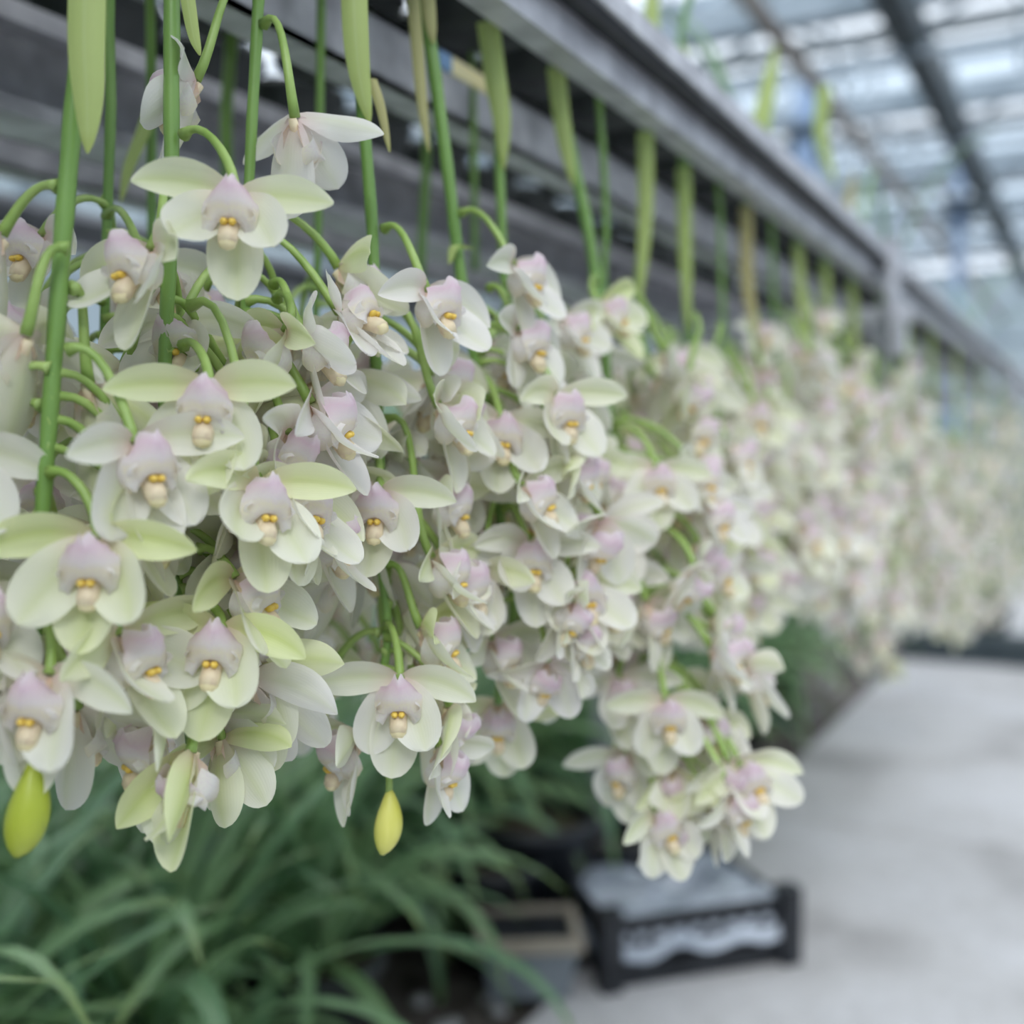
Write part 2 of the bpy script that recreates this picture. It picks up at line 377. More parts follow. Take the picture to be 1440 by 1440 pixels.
# legs, cross bars, brackets
for px in (1243, 1421):
    Z = zrow(px, .385); p = W(px, 500, Z); y = p.y
    put('hanger', MB().box((-.014, -.014, HB + .10), (.014, .014, HB + .24), 'galv2').mesh('hanger', False), bench, Vector((-.345, y, 0)) - BO)
    m = MB().box((-.018, -.018, 0), (.018, .018, HB + .30), 'galv2'); put('leg', m.mesh('bench_leg', False), bench, Vector((-.86, y, 0)) - BO)
    put('leg', m.mesh('bench_leg', False), bench, Vector((-1.25, y, 0)) - BO)
    m = MB().box((-1.3, -.02, HB + .225), (-.30, .02, HB + .252), 'galv'); put('cross_bar', m.mesh('cross_bar', False), bench, Vector((0, y, 0)) - BO)
    m = MB().box((-.335, -.035, HB + .235), (-.323, .035, HB + .352), 'galv').box((-.37, -.035, HB + .352), (-.32, .035, HB + .36), 'galv').box((-.33, -.03, HB + .17), (-.31, .03, HB + .24), 'galv')
    m.tube([(-.323, .0, HB + .30), (-.312, .0, HB + .30)], .010, 'galv2', 6)
    put('bracket', m.mesh('bracket', False), bench, Vector((0, y, 0)) - BO)
# pots standing between the rails
def pot_mesh(r0, r1, h, mt='potdark', n=16):
    m = MB(); rings = [(0, 0), (r0 * .9, 0), (r0, .004), (r1 * .97, h * .86), (r1, h * .87), (r1 * 1.06, h * .88), (r1 * 1.06, h), (r1 * .98, h), (r1 * .95, h * .8)]
    v = []
    for r, z in rings[1:]:
        for k in range(n): v.append((r * math.cos(2 * math.pi * k / n), r * math.sin(2 * math.pi * k / n), z))
    f = [tuple(range(n))[::-1]] + [(i * n + k, i * n + (k + 1) % n, (i + 1) * n + (k + 1) % n, (i + 1) * n + k) for i in range(len(rings) - 2) for k in range(n)]
    m.add(v, f, mt); return m.mesh('pot_body')
def soil_mesh(r, z, n=16):
    m = MB(); v = [(0, 0, z + .006)] + [(r * math.cos(2 * math.pi * k / n), r * math.sin(2 * math.pi * k / n), z) for k in range(n)]
    m.add(v, [(0, 1 + k, 1 + (k + 1) % n) for k in range(n)], 'bark'); return m.mesh('bark_mix')
# strap leaves: grow from origin along +x / +z and arch over
def strap(L, wd, up, droop, nx=12, twist=0, seed=0):
    r = random.Random(seed); m = MB(); x = z = y = 0; a = up; pts = []
    sw = r.uniform(-.25, .25)
    for i in range(nx + 1):
        pts.append((Vector((x, y, z)), a)); t = i / nx
        x += math.cos(a) * L / nx; z += math.sin(a) * L / nx; y += sw * t * L / nx * .6
        a -= droop / nx * (.3 + 1.4 * t)
    def fn(u, v):
        i = u * nx; k = min(int(i), nx - 1); fr = i - k
        p = pts[k][0].lerp(pts[k + 1][0], fr); an = pts[k][1] * (1 - fr) + pts[k + 1][1] * fr
        w_ = wd / 2 * min(1, .45 + u * 2.2) * (1 - u ** 5) ** .8 + .0002
        s = (v - .5) * 2; tw = twist * u
        nrm = Vector((-math.sin(an), 0, math.cos(an))); side = Vector((0, math.cos(tw), 0)) + nrm * math.sin(tw)
        return p + side * (s * w_) + nrm * (abs(s) * w_ * .35)
    m.grid(fn, nx, 4, 'leaf'); return m.mesh('strap_leaf')
LEAF = [strap(r_.uniform(.5, .8), r_.uniform(.024, .036), R(r_.uniform(50, 88)), R(r_.uniform(60, 150)), twist=r_.uniform(-.8, .8), seed=i) for i, r_ in ((i, random.Random(100 + i)) for i in range(14))]
SLEAF = [strap(r_.uniform(.28, .45), r_.uniform(.016, .022), R(r_.uniform(60, 88)), R(r_.uniform(30, 110)), seed=i) for i, r_ in ((i, random.Random(300 + i)) for i in range(6))]
PB1, PS1 = pot_mesh(.045, .054, .072), soil_mesh(.051, .058)
PB2, PS2 = pot_mesh(.085, .105, .20), soil_mesh(.10, .17)
def potted(name, loc, body, soil, label, cat, group=None, leaves=0, pool=LEAF, top=.17, sc=(.8, 1.1), az=None, r=rnd, lean=.2):
    t = thing(name, label, cat, loc, 0, group)
    put('pot', body, t); put('bark_mix', soil, t)
    for k in range(leaves):
        a = r.uniform(0, 2 * math.pi) if az is None else R(r.gauss(az[0], az[1]))
        q = r.uniform(0, .03)
        rot = Matrix.Rotation(a, 3, 'Z') @ Matrix.Rotation(r.uniform(-.25, lean), 3, 'Y')
        put('leaf', r.choice(pool), t, (q * math.cos(a), q * math.sin(a), top), rot, scale=r.uniform(*sc))
    return t
pr = random.Random(5)
rows = ((.528, .13, 'front'), (.70, .13, 'middle'), (.955, .14, 'back'), (1.25, .16, 'rear'))
for a, st, nm in rows:
    y = -.1
    while y < 5.2:
        lv = 0
        if nm == 'front': lv = 2 if pr.random() < .22 else 0
        big = a != .528
        t = potted('potted_orchid', (-a * CT, y, HB + (.345 if a < .6 else .341)), PB1, PS1,
                   {'front': 'small black pot in the row between the two front rails, seen from below', 'middle': 'small black pot in the second row, above the middle rails',
                    'back': 'small black pot in the third row, above the rear rails', 'rear': 'small black pot in the rearmost row on the bench'}[nm],
                   'pot', {'front': 'pots between the front rails', 'middle': 'pots in the second bench row', 'back': 'pots in the third bench row', 'rear': 'pots in the rear bench row'}[nm], lv, SLEAF, .06, (.7, 1.0), None, pr)
        if big: t.scale = (1.15, 1.15, 1)
        y += st

# ------------------------------------------------------------------ orchid flower
def petal_fn(L, Wd, ang, tilt, bend, cup, curve=0, tip=.5, ruf=0, seed=0, root=.0015, fold=0):
    """ang: direction in the flower plane (0 = right, 90 = up); tilt/bend: towards the viewer along the length"""
    n = 20; pts = []; a = ang; th = tilt; p = Vector((math.cos(ang) * root, 0, math.sin(ang) * root))
    for i in range(n + 1):
        d = Vector((math.cos(a) * math.cos(th), -math.sin(th), math.sin(a) * math.cos(th)))
        side = Vector((-math.sin(a), 0, math.cos(a)))
        pts.append((p.copy(), d, side)); p = p + d * (L / n); a += curve / n; th += bend / n
    def fn(u, v):
        u = 1 - (1 - u) ** 1.45
        i = u * n; k = min(int(i), n - 1); fr = i - k
        p = pts[k][0].lerp(pts[k + 1][0], fr); d, side = pts[k][1], pts[k][2]
        nrm = d.cross(side)                  # faces viewer or back
        if nrm.y > 0: nrm = -nrm
        s = (v - .5) * 2
        prof = (u + .035) ** .55 * max(0, 1.0 - u ** 2.3) ** tip
        w_ = Wd / 2 * prof * 1.28 + .0004
        q = s * w_
        off = cup * (q * q) / (Wd / 2) + fold * abs(q)
        off += ruf * math.sin(9 * u + 3 * s + seed) * s * s * Wd * .5
        off -= .0010 * math.exp(-(s / .12) ** 2) * math.sin(math.pi * u)
        return p + side * q * (1 - .18 * abs(cup) * s * s) + nrm * off
    return fn
def lip_parts(m, r):
    path_ = [Vector((0, 0, -.001)), Vector((0, -.008, -.006)), Vector((0, -.015, -.0115)), Vector((0, -.0195, -.011)), Vector((0, -.022, -.0045)), Vector((0, -.0215, .0015)), Vector((0, -.0185, .0065))]
    wid = [.004, .006, .0075, .0110, .0120, .0092, .0036]
    k1 = r.uniform(0, 6)
    def fn(u, v):
        i = u * 6; k = min(int(i), 5); fr = i - k; fr2 = fr * fr * (3 - 2 * fr)
        p = path_[k].lerp(path_[k + 1], fr); w_ = wid[k] * (1 - fr2) + wid[k + 1] * fr2
        s = (v - .5) * 2
        back = .0105 * s * s * min(1, max(0, (u - .35) * 3))
        down = -.008 * s * s * (1 - min(1, max(0, (u - .35) * 3))) - .0045 * abs(s) ** 2.2 * min(1, max(0, (u - .4) * 2))
        ruf = .0014 * math.sin(11 * u + 7 * s + k1) * (abs(s) ** 2 + (u > .85)) * (u > .45)
        return p + Vector((s * w_, back + ruf, down + ruf * .6 - .0012 * math.exp(-(s / .15) ** 2) * (u > .5)))
    m.grid(fn, 14, 12, 'lip')
    for sg in (-1, 1):                       # side lobes clasping the column
        def fs(u, v, sg=sg):
            a = u; x = sg * (.0075 + .0035 * math.sin(math.pi * a) + .001 * v)
            y = -.004 - .0155 * v + .002 * a
            z = -.004 - .0035 * v - .0155 * a * (.35 + .65 * math.sin(math.pi * min(1, v * .8 + .25)))
            return Vector((x - sg * .0022 * a * v, y, z))
        o = len(m.v); m.grid(fs, 7, 6, 'petal' if False else 'lip')
        k = len(m.f) - 42
        for q in range(k, len(m.f)): m.uv[q] = [(.30 + .30 * u_, v_) for u_, v_ in m.uv[q]]
def column_parts(m, kf=1.35, kz=.93):
    pts = [(0, y * kf, z * kz) for _, y, z in [(0, .001, -.003), (0, -.005, -.010), (0, -.0095, -.0165), (0, -.0125, -.0215), (0, -.0138, -.0245)]]
    m.tube(pts, [.0020, .0036, .0043, .0045, .0038], 'column', 10)
def cap_parts(m):
    v = []; f = []; n = 8; c = Vector((0, -.0182, -.0222))
    for i in range(5):
        ph = math.pi * i / 4
        for k in range(n): v.append(c + Vector((.0042 * math.sin(ph) * math.cos(2 * math.pi * k / n), .0034 * math.sin(ph) * math.sin(2 * math.pi * k / n), .0032 * math.cos(ph))))
    f = [(i * n + k, i * n + (k + 1) % n, (i + 1) * n + (k + 1) % n, (i + 1) * n + k) for i in range(4) for k in range(n)]
    m.add(v, f, 'cap')
def callus_parts(m):
    for sg in (-1, 1):
        c = Vector((sg * .0017, -.0178, -.0134)); v = []; n = 6
        for i in range(5):
            ph = math.pi * i / 4
            for k in range(n): v.append(c + Vector((.0019 * math.sin(ph) * math.cos(2 * math.pi * k / n), .0026 * math.cos(ph), .0018 * math.sin(ph) * math.sin(2 * math.pi * k / n))))
        m.add(v, [(i * n + k, i * n + (k + 1) % n, (i + 1) * n + (k + 1) % n, (i + 1) * n + k) for i in range(4) for k in range(n)], 'callus')
def petal_set(seed, openn=0.0):
    """openn 0 = fully open; 1 = nearly closed"""
    r = random.Random(seed); j = lambda s: r.uniform(-s, s)
    fw = R(75) * openn
    out = []
    dn = openn * R(28)
    for k in (0, 1):
        sg = 1 if k == 0 else -1; c = (lambda a, sg=sg: R(a) if sg > 0 else R(180 - a))
        out.append(('lateral_sepal', petal_fn(.0425 + j(.003), .0245 + j(.002), c(18 + j(14)) - sg * dn, R(16 + j(12)) + fw, R(-8 + j(30)) * (1 - openn) + openn * R(20), .50 + j(.2), sg * R(-42 + j(26)), .88, .05 + j(.02), seed + k)))
    for k in (0, 1):
        sg = 1 if k == 0 else -1; c = (lambda a, sg=sg: R(a) if sg > 0 else R(180 - a))
        out.append(('petal', petal_fn(.0415 + j(.003), .0300 + j(.002), c(-46 + j(12)) - sg * dn * .6, R(26 + j(12)) + fw, R(16 + j(28)), .26 + j(.15), sg * R(-16 + j(16)), .55, .06, seed + 2 + k)))
    out.append(('dorsal_sepal', petal_fn(.0475 + j(.002), .0325 + j(.002), R(-90 + j(7)), R(10 + j(7)) + fw * .8, R(20 + j(14)), .45 + j(.12), 0, .52, .03, seed + 4)))
    return out
NV = 10
SETS = []; JOINED = []
for s in range(NV):
    ps = petal_set(40 + s * 13); meshes = []
    jm = MB()
    for nm, fn in ps:
        meshes.append((nm, MB().grid(fn, 13, 8, 'petal').mesh(nm))); jm.grid(fn, 7, 4, 'petal')
    r = random.Random(900 + s)
    lm = MB(); lip_parts(lm, r); meshes.append(('lip', lm.mesh('lip'))); 
    lip_parts(jm, r)
    cm = MB(); column_parts(cm); column_parts(jm); meshes.append(('column', cm.mesh('column')))
    cm = MB(); cap_parts(cm); cap_parts(jm); meshes.append(('anther_cap', cm.mesh('anther_cap')))
    cm = MB(); callus_parts(cm); callus_parts(jm); meshes.append(('callus', cm.mesh('callus')))
    jm.tube(smooth_path([(0, 0, 0), (0, .012, .010), (0, .024, .028), (0, .036, .034)], 3), [.0026 - .0008 * i / 9 for i in range(10)], 'pedicel', 6)
    SETS.append(meshes); JOINED.append(jm.mesh('flower'))
HALF = []
for s in range(3):
    meshes = [(nm, MB().grid(fn, 12, 8, 'petal').mesh(nm)) for nm, fn in petal_set(500 + s * 17, (.62, .42, .30)[s])]
    lm = MB(); lip_parts(lm, random.Random(7)); meshes.append(('lip', lm.mesh('lip')))
    cm = MB(); column_parts(cm, 1.9, .7); meshes.append(('column', cm.mesh('column')))
    HALF.append(meshes)
def frame(yaw, pitch, roll):
    return CB @ Matrix.Rotation(R(yaw), 3, 'Z') @ Matrix.Rotation(R(pitch), 3, 'X') @ Matrix.Rotation(R(roll), 3, 'Y')
def bezier(a, b, c, d, n):
    return [a * (1 - t) ** 3 + b * 3 * t * (1 - t) ** 2 + c * 3 * t * t * (1 - t) + d * t ** 3 for t in (i / n for i in range(n + 1))]
def flower(parent, O, root, rot, attach, green, pink=.6, size=1.0, var=None, half=False, r=rnd, bz=None):
    """near flower: part flower (stalk and ovary), sub-parts petals, lip, column"""
    inv = rot.transposed()
    A = inv @ (attach - root) / size; up = inv @ Vector((0, 0, 1))
    back = Vector((0, 1, 0)); ln = A.length
    out = (root - attach); out.z = 0
    outl = inv @ (out.normalized() * .7 + Vector((0, 0, -.15 if A.z < 0 else .35)))
    pts = bezier(A, A + outl * ln * .42, (back * .55 + up * .9).normalized() * ln * .38, Vector((0, 0, 0)), 9)
    m = MB(); m.tube(pts, [.0033, .0020, .0018, .0019, .0020, .0021, .0022, .0023, .0025, .0027], 'pedicel', 8)
    f = put('flower', m.mesh('flower_stalk'), parent, root - O, rot, scale=size)
    ms = (HALF if half else SETS)[var if var is not None else r.randrange(len(HALF) if half else NV)]
    for nm, me in ms:
        gk = green * (1.25 if nm == 'lateral_sepal' else .75 if nm == 'dorsal_sepal' else .45)
        put(nm, me, f, color=(min(1, gk + r.uniform(-.04, .06)), pink, 0, 1))
    return f
def far_flower(parent, O, root, rot, green, pink, size, r):
    return put('flower', r.choice(JOINED), parent, root - O, rot, (green, pink, 0, 1), size)
def bud(parent, O, top, d, L, wd, mt, attach=None, curve=.05):
    d = Vector(d).normalized(); side = d.cross(cF).normalized(); m = MB(); pts = []; rad = []
    for i in range(13):
        t = i / 12; pts.append(top + d * L * t + side * math.sin(math.pi * t) * L * curve - O)
        rad.append(wd / 2 * (math.sin(math.pi * (t * .93 + .05)) ** .7) * (.62 + .5 * t))
    m.tube(pts, rad, mt, 12)
    if attach is not None:
        m.tube([p - O for p in bezier(attach, attach.lerp(top, .4) + Vector((0, 0, .006)), top - d * L * .25, top + d * L * .06, 6)], .0019, 'pedicel', 8)
    return put('bud', m.mesh('bud'), parent)
def sheath(parent, O, pts, wd, mt, curl=.8, tipw=0.0):
    """pointed strip; pts world points"""
    pth = smooth_path([Vector(p) - O for p in pts], 5); n = len(pth) - 1; m = MB()
    def fn(u, v):
        i = u * n; k = min(int(i), n - 1); p = pth[k].lerp(pth[k + 1], i - k); d = (pth[min(k + 1, n)] - pth[k]).normalized()
        s = (v - .5) * 2; w_ = wd / 2 * (1 - u ** 3) ** .8 + .0004; side = cR
        a = s * curl
        return p + side * (math.sin(a) / max(.2, math.sin(curl)) * w_) + cF * (w_ * 1.1 * (1 - math.cos(a)))
    m.grid(fn, 14, 6, mt); return put('sheath', m.mesh('sheath'), parent)

PLACED = []                                   # (px, py, Z, rad px) of flowers that must stay in front
def stem_at(path_, z):
    for i in range(len(path_) - 1):
        a, b = path_[i], path_[i + 1]
        if (a.z - z) * (b.z - z) <= 0 and abs(a.z - b.z) > 1e-6: return a.lerp(b, (a.z - z) / (a.z - b.z))
    return path_[-1] if z < path_[-1].z else path_[0]
QUEUE = []
def spike(label, pix, **kw):
    for fl in kw.get('flowers', ()): PLACED.append((fl[0], fl[1] + 45 * .5 / fl[2], fl[2], 62 * .5 / fl[2]))
    QUEUE.append((label, pix, kw))
def build_spike(label, pix, rad=.0042, near=True, flowers=(), fill=None, buds=(), sheaths=(), green=.3, seed=0, group=None, nseg=10, face=None, az_free=False):
    r = random.Random(seed)
    pts = [W(*p) for p in pix]
    top = pts[0]; d0 = (pts[0] - pts[1]).normalized(); k = max(0.0, (1.235 - top.z)) / max(.3, d0.z)
    mid = top + d0 * k if k > .01 else top + Vector((0, 0, .03))
    mid.x = mid.x * .5 - .5 * .395 if k > .05 else mid.x
    end = Vector((-.425, mid.y + .01, max(1.33, mid.z + .06)))
    full = [end, (mid + end) / 2 + Vector((.0, 0, .0)), mid] + pts
    pth = smooth_path(full, 5); O = pth[0].copy()
    t = thing('orchid_spike', label, 'flower spike', O, 0, group)
    m = MB(); n = len(pth); m.tube([p - O for p in pth], [rad * (1.0 - .45 * (i / n) ** 1.5) * (1 + .05 * math.sin(i * 1.9)) for i in range(n)], 'stem', nseg)
    put('stem', m.mesh('stem'), t)
    for fl in flowers:
        px, py, Z, yaw, pitch, roll, gr = fl[:7]; kw = fl[7] if len(fl) > 7 else {}
        kw = dict(kw); root = W(px, py, Z); att = kw.pop('att', None)
        A = W(*att) if att else stem_at(pth, root.z + r.uniform(.02, .035))
        if not near:
            far_flower(t, O, root, frame(yaw, pitch, roll), gr, .6, kw.get('size', 1.0), r)
            continue
        flower(t, O, root, frame(yaw, pitch, roll), A, gr, r=r, **kw)
    for b in buds:
        (px, py, Z), d, L, wd, mt, att = b
        bud(t, O, W(px, py, Z), frame(0, 0, 0) @ Vector(d), L, wd, mt, W(*att) if att else None)
    for s in sheaths: sheath(t, O, [W(*q) for q in s[0]], s[1], s[2], *(s[3:]))
    if fill:
        y0, y1, n = fill[:3]; spread = fill[3] if len(fill) > 3 else .052; ga = r.uniform(0, 6)
        Z = pix[min(2, len(pix) - 1)][2]; y1 -= .043 * F / Z; n = int(n * (1.7 if near else 2.0))
        bias = .35 if pix[0][0] < 300 else .62 if pix[0][0] < 480 else .85
        zt, zb = W(720, y0, Z).z, W(720, y1, Z).z
        for i in range(n):
            z = zt + (zb - zt) * (i + .5) / n; A = stem_at(pth, z); ga += 2.4
            ok = False
            for tr in range(4):
                a = ga + tr * 1.1 + r.uniform(-.3, .3); out = Vector((math.cos(a), math.sin(a), 0))
                if out.dot(cF) < -.80 and r.random() < .6: a += r.choice((-1, 1)) * r.uniform(.7, 1.2); out = Vector((math.cos(a), math.sin(a), 0))
                tp = 1 - .45 * max(0, (i / n - .65) / .35)
                sp_ = spread * r.uniform(.75, 1.1) * tp
                off_ = (out * .8 + Vector((.42, -.05, 0)) * bias)
                root = A + off_ * sp_ + Vector((0, 0, -.012 - r.uniform(0, .022)))
                qx, qy, qz = P(root)
                if all(not (abs(qx - c[0]) < c[3] * 1.3 and abs(qy + 22 / qz - c[1]) < c[3] * 1.3 and qz < c[2] + .02) for c in PLACED): ok = True; break
            if not ok: continue
            out = (out * (1 - .45 * bias) + Vector((1, -.05, 0)) * bias).normalized()
            y_ax = -(out * math.cos(.3) + Vector((0, 0, -math.sin(.3)))).normalized()   # local +Y (back)
            x_ax = y_ax.cross(Vector((0, 0, 1))).normalized(); z_ax = x_ax.cross(y_ax)
            rot = Matrix((x_ax, y_ax, z_ax)).transposed() @ Matrix.Rotation(r.gauss(0, .4), 3, 'Z') @ Matrix.Rotation(r.gauss(0, .25), 3, 'Y') @ Matrix.Rotation(r.gauss(.05, .3), 3, 'X')
            gg = max(0, min(1, green + r.gauss(0, .16))); sz = r.uniform(.94, 1.1) * (1 if near else 1.13) * (1 - .12 * (i / n > .85))
            if near: flower(t, O, root, rot, A + Vector((0, 0, .012)), gg, size=sz, pink=r.uniform(.2, .9), r=r)
            else: far_flower(t, O, root, rot, gg, r.uniform(.2, .9), sz, r)
    return t

# ------------------------------------------------------------------ the spikes, near to far
E = dict
# outer left, cut by the frame
spike('flower spike cut by the left frame edge, only its right-hand flowers showing', [(-70, -60, .45), (-80, 200, .45), (-95, 500, .45), (-110, 900, .45)], green=.15, seed=3,
      flowers=[(-72, 632, .44, 40, 10, 0, .12, E(att=(-95, 540, .45))), (-48, 842, .44, 62, 0, 8, .12, E(att=(-100, 760, .45)))], fill=(420, 1080, 9))
# S1
spike('nearest flower spike with thick pale green stem and long yellowish sheath at top', [(122, -40, .462), (104, 150, .462), (88, 340, .461), (72, 560, .460), (60, 720, .459), (48, 900, .458), (42, 1000, .458)],
      rad=.0046, green=.28, seed=4,
      flowers=[(125, 538, .475, 165, 34, 4, .5, E(att=(102, 405, .462), half=True, var=1, size=1.05)),
               (190, 622, .455, 46, 6, -4, .12, E(att=(95, 492, .456), var=1)),
               (136, 756, .445, 4, 14, 0, .95, E(att=(70, 665, .455), var=2)),
               (70, 948, .442, -8, 10, 4, .25, E(att=(62, 870, .452), var=3)),
               (36, 470, .450, -120, 0, 8, .35, E(att=(96, 350, .452), var=4)),
               (-8, 548, .455, -70, 10, 0, .3, E(att=(70, 518, .457))),
               (-14, 600, .47, -60, 10, 0, .3, E(att=(58, 570, .462))),
               (2, 330, .47, -70, 10, 0, .1, E(att=(80, 262, .462))),
               (168, 892, .462, 66, 4, -6, .55, E(att=(70, 790, .46), var=5)),
               (-20, 800, .46, -50, 5, 5, .2, E(att=(50, 740, .456)))],
      fill=(520, 1090, 8, .046),
      buds=[((46, 1072, .44), (-.18, 0, -1), .038, .019, 'greenbud', (44, 990, .455))],
      sheaths=[([(120, -60, .452), (118, 60, .449), (122, 140, .449), (123, 216, .451)], .0150, 'sheath')])
# S2
spike('second spike from the left, straight green stem ending in a half-open lime flower', [(241, -40, .508), (241, 140, .508), (241, 300, .508), (232, 520, .508), (238, 700, .508), (256, 900, .505), (268, 1045, .502)],
      rad=.0042, green=.32, seed=5,
      flowers=[(330, 276, .480, 6, 6, 2, .45, E(att=(258, 190, .505), var=6)),
               (213, 350, .478, -38, 4, -6, .35, E(att=(238, 262, .503), var=0)),
               (294, 545, .478, 8, 6, 2, .62, E(att=(258, 486, .503), var=1)),
               (363, 682, .486, 34, 4, 6, .62, E(att=(268, 430, .505), var=4)),
               (312, 884, .488, 2, 0, 4, .85, E(att=(272, 845, .503), var=3)),
               (228, 1020, .49, -48, 14, 12, .35, E(att=(262, 980, .505))),
               (330, 812, .50, 70, 0, -10, .75, E(att=(280, 772, .505), var=2)),
               (268, 1058, .480, -35, 42, 0, .95, E(att=(268, 1020, .5), half=True, var=0)),
               (276, 112, .53, -78, 12, -6, .05, E(att=(350, -10, .555), var=2))],
      fill=(400, 1130, 15, .050),
      sheaths=[([(258, -40, .50), (265, 10, .50), (272, 50, .501), (281, 78, .503)], .006, 'sheath')])
# S3
spike('third spike from the left, slim stem with an arching stalk to a white drooping flower', [(363, -40, .559), (362, 30, .559), (352, 220, .559), (345, 450, .559), (352, 650, .559), (370, 850, .56)],
      rad=.0036, green=.22, seed=6,
      flowers=[(415, 166, .54, 165, 22, -6, .02, E(att=(371, 34, .557), half=True, var=2)),
               (428, 472, .53, 84, 0, 10, .05, E(att=(385, 400, .555), var=6)),
               (402, 466, .52, -58, 10, 8, .6, E(att=(390, 420, .555), var=2))],
      fill=(320, 900, 15, .055), )
# S4
spike('spike with twisted green sheath and a yellow bud dangling at its tip', [(494, -40, .600), (508, 130, .600), (524, 330, .600), (527, 480, .598), (534, 640, .596), (537, 790, .594), (545, 900, .592), (525, 1010, .59)],
      rad=.0040, green=.2, seed=7,
      flowers=[(600, 408, .575, 52, 6, 0, .05, E(att=(540, 322, .598), var=0)),
               (534, 692, .570, -4, 6, 0, .3, E(att=(530, 640, .59), var=2)),
               (562, 955, .562, 3, 6, 0, .25, E(att=(545, 880, .59), var=3)),
               (592, 882, .585, 78, 0, -4, .8, E(att=(545, 795, .593), var=4)),
               (607, 785, .592, 74, 2, 0, .5, E(att=(540, 590, .596), var=5)),
               (617, 572, .590, 70, 4, 0, .3, E(att=(542, 430, .598), var=6)),
               (612, 690, .61, 76, 4, 0, .4, E(var=1)),
               (482, 806, .585, -112, 0, 6, .1, E(att=(536, 760, .594), var=2)),
               (500, 1032, .575, -66, 14, 6, .25, E(att=(528, 985, .59), var=1)),
               (472, 932, .60, -115, 0, 0, .5, E(att=(535, 890, .594)))],
      fill=(420, 1090, 15, .052),
      buds=[((548, 1110, .575), (-.12, 0, -1), .034, .0165, 'bud', (528, 1015, .59))],
      sheaths=[([(496, -60, .59), (499, 40, .588), (506, 110, .59), (520, 175, .594)], .0135, 'sheath'), ([(522, 110, .597), (535, 150, .597), (548, 214, .60)], .005, 'drysheath')])
# S5
spike('spike with a dry tan sheath beside its stem, flowers turned to the right', [(588, -40, .68), (608, 80, .68), (632, 260, .68), (650, 400, .68), (685, 600, .68), (705, 740, .68), (722, 860, .68), (700, 990, .68)],
      rad=.0046, green=.2, seed=8,
      flowers=[(722, 372, .66, 60, 6, 0, .1, E(att=(648, 300, .68), var=0)),
               (728, 464, .66, 58, 6, 0, .08, E(att=(688, 405, .68), var=3)),
               (704, 592, .645, 12, 6, 4, .2, E(var=2)),
               (742, 768, .65, 18, 4, 4, .1, E(var=4)),
               (700, 990, .70, 0, 25, 0, .5, E(var=4)), (690, 900, .66, 60, 10, 0, .2, E(var=5))],
      fill=(420, 960, 17, .052),
      sheaths=[([(578, -40, .67), (586, 60, .67), (594, 150, .67), (603, 214, .672)], .007, 'drysheath'), ([(597, -50, .673), (604, 20, .672), (609, 62, .674)], .008, 'drysheath'), ([(662, 350, .675), (640, 345, .67), (632, 372, .67)], .006, 'sheath')])
S6P = [(690, 30, .78), (698, 120, .78), (705, 300, .78), (712, 420, .78), (745, 640, .78), (765, 900, .78)]
spike('spike behind the dry-sheathed one, wide green sheath below the rail', S6P, rad=.0042, green=.18, seed=9, fill=(430, 950, 18, .052),
      flowers=[(790, 450, .76, 60, 5, -10, .1)],
      sheaths=[([(686, 30, .77), (697, 110, .77), (706, 170, .77), (708, 240, .775)], .015, 'sheath')])
spike('spike with long arching stem and the lowest hanging blossoms right of centre', [(783, 105, .87), (800, 200, .87), (828, 330, .865), (848, 470, .855), (858, 600, .84), (882, 710, .82), (900, 830, .80), (925, 960, .785), (935, 1080, .775)],
      rad=.0052, green=.24, seed=10,
      flowers=[(922, 660, .78, 8, 6, 0, .3, E(var=2)), (935, 985, .745, 6, 8, 0, .25, E(var=3)), (1000, 910, .76, 70, 0, 0, .05, E(var=4)), (842, 430, .80, 62, 0, -22, .95, E(var=5, att=(840, 400, .86))),
               (945, 1082, .755, -10, 30, 0, .5, E(half=True, var=1)), (880, 1060, .77, -40, 20, 0, .2, E(var=1)), (990, 1010, .77, 40, 10, 0, .3, E(var=0))],
      fill=(600, 1160, 24, .060), sheaths=[([(782, 95, .86), (792, 180, .86), (806, 262, .862)], .0135, 'sheath')])
spike('second-row spike crowded behind the nearest thick stem', [(160, -40, .60), (156, 150, .60), (150, 340, .60), (145, 600, .60), (150, 900, .60)], rad=.0036, green=.12, seed=31,
      flowers=[(60, 330, .56, -25, 6, 0, .1, E(att=(150, 290, .60)))], fill=(300, 1060, 16, .062))
spike('second-row spike half hidden between the third and fourth stems', [(452, -40, .74), (450, 150, .74), (447, 340, .74), (440, 600, .74), (445, 900, .74)], rad=.0036, green=.12, seed=32, fill=(400, 1040, 15, .058))
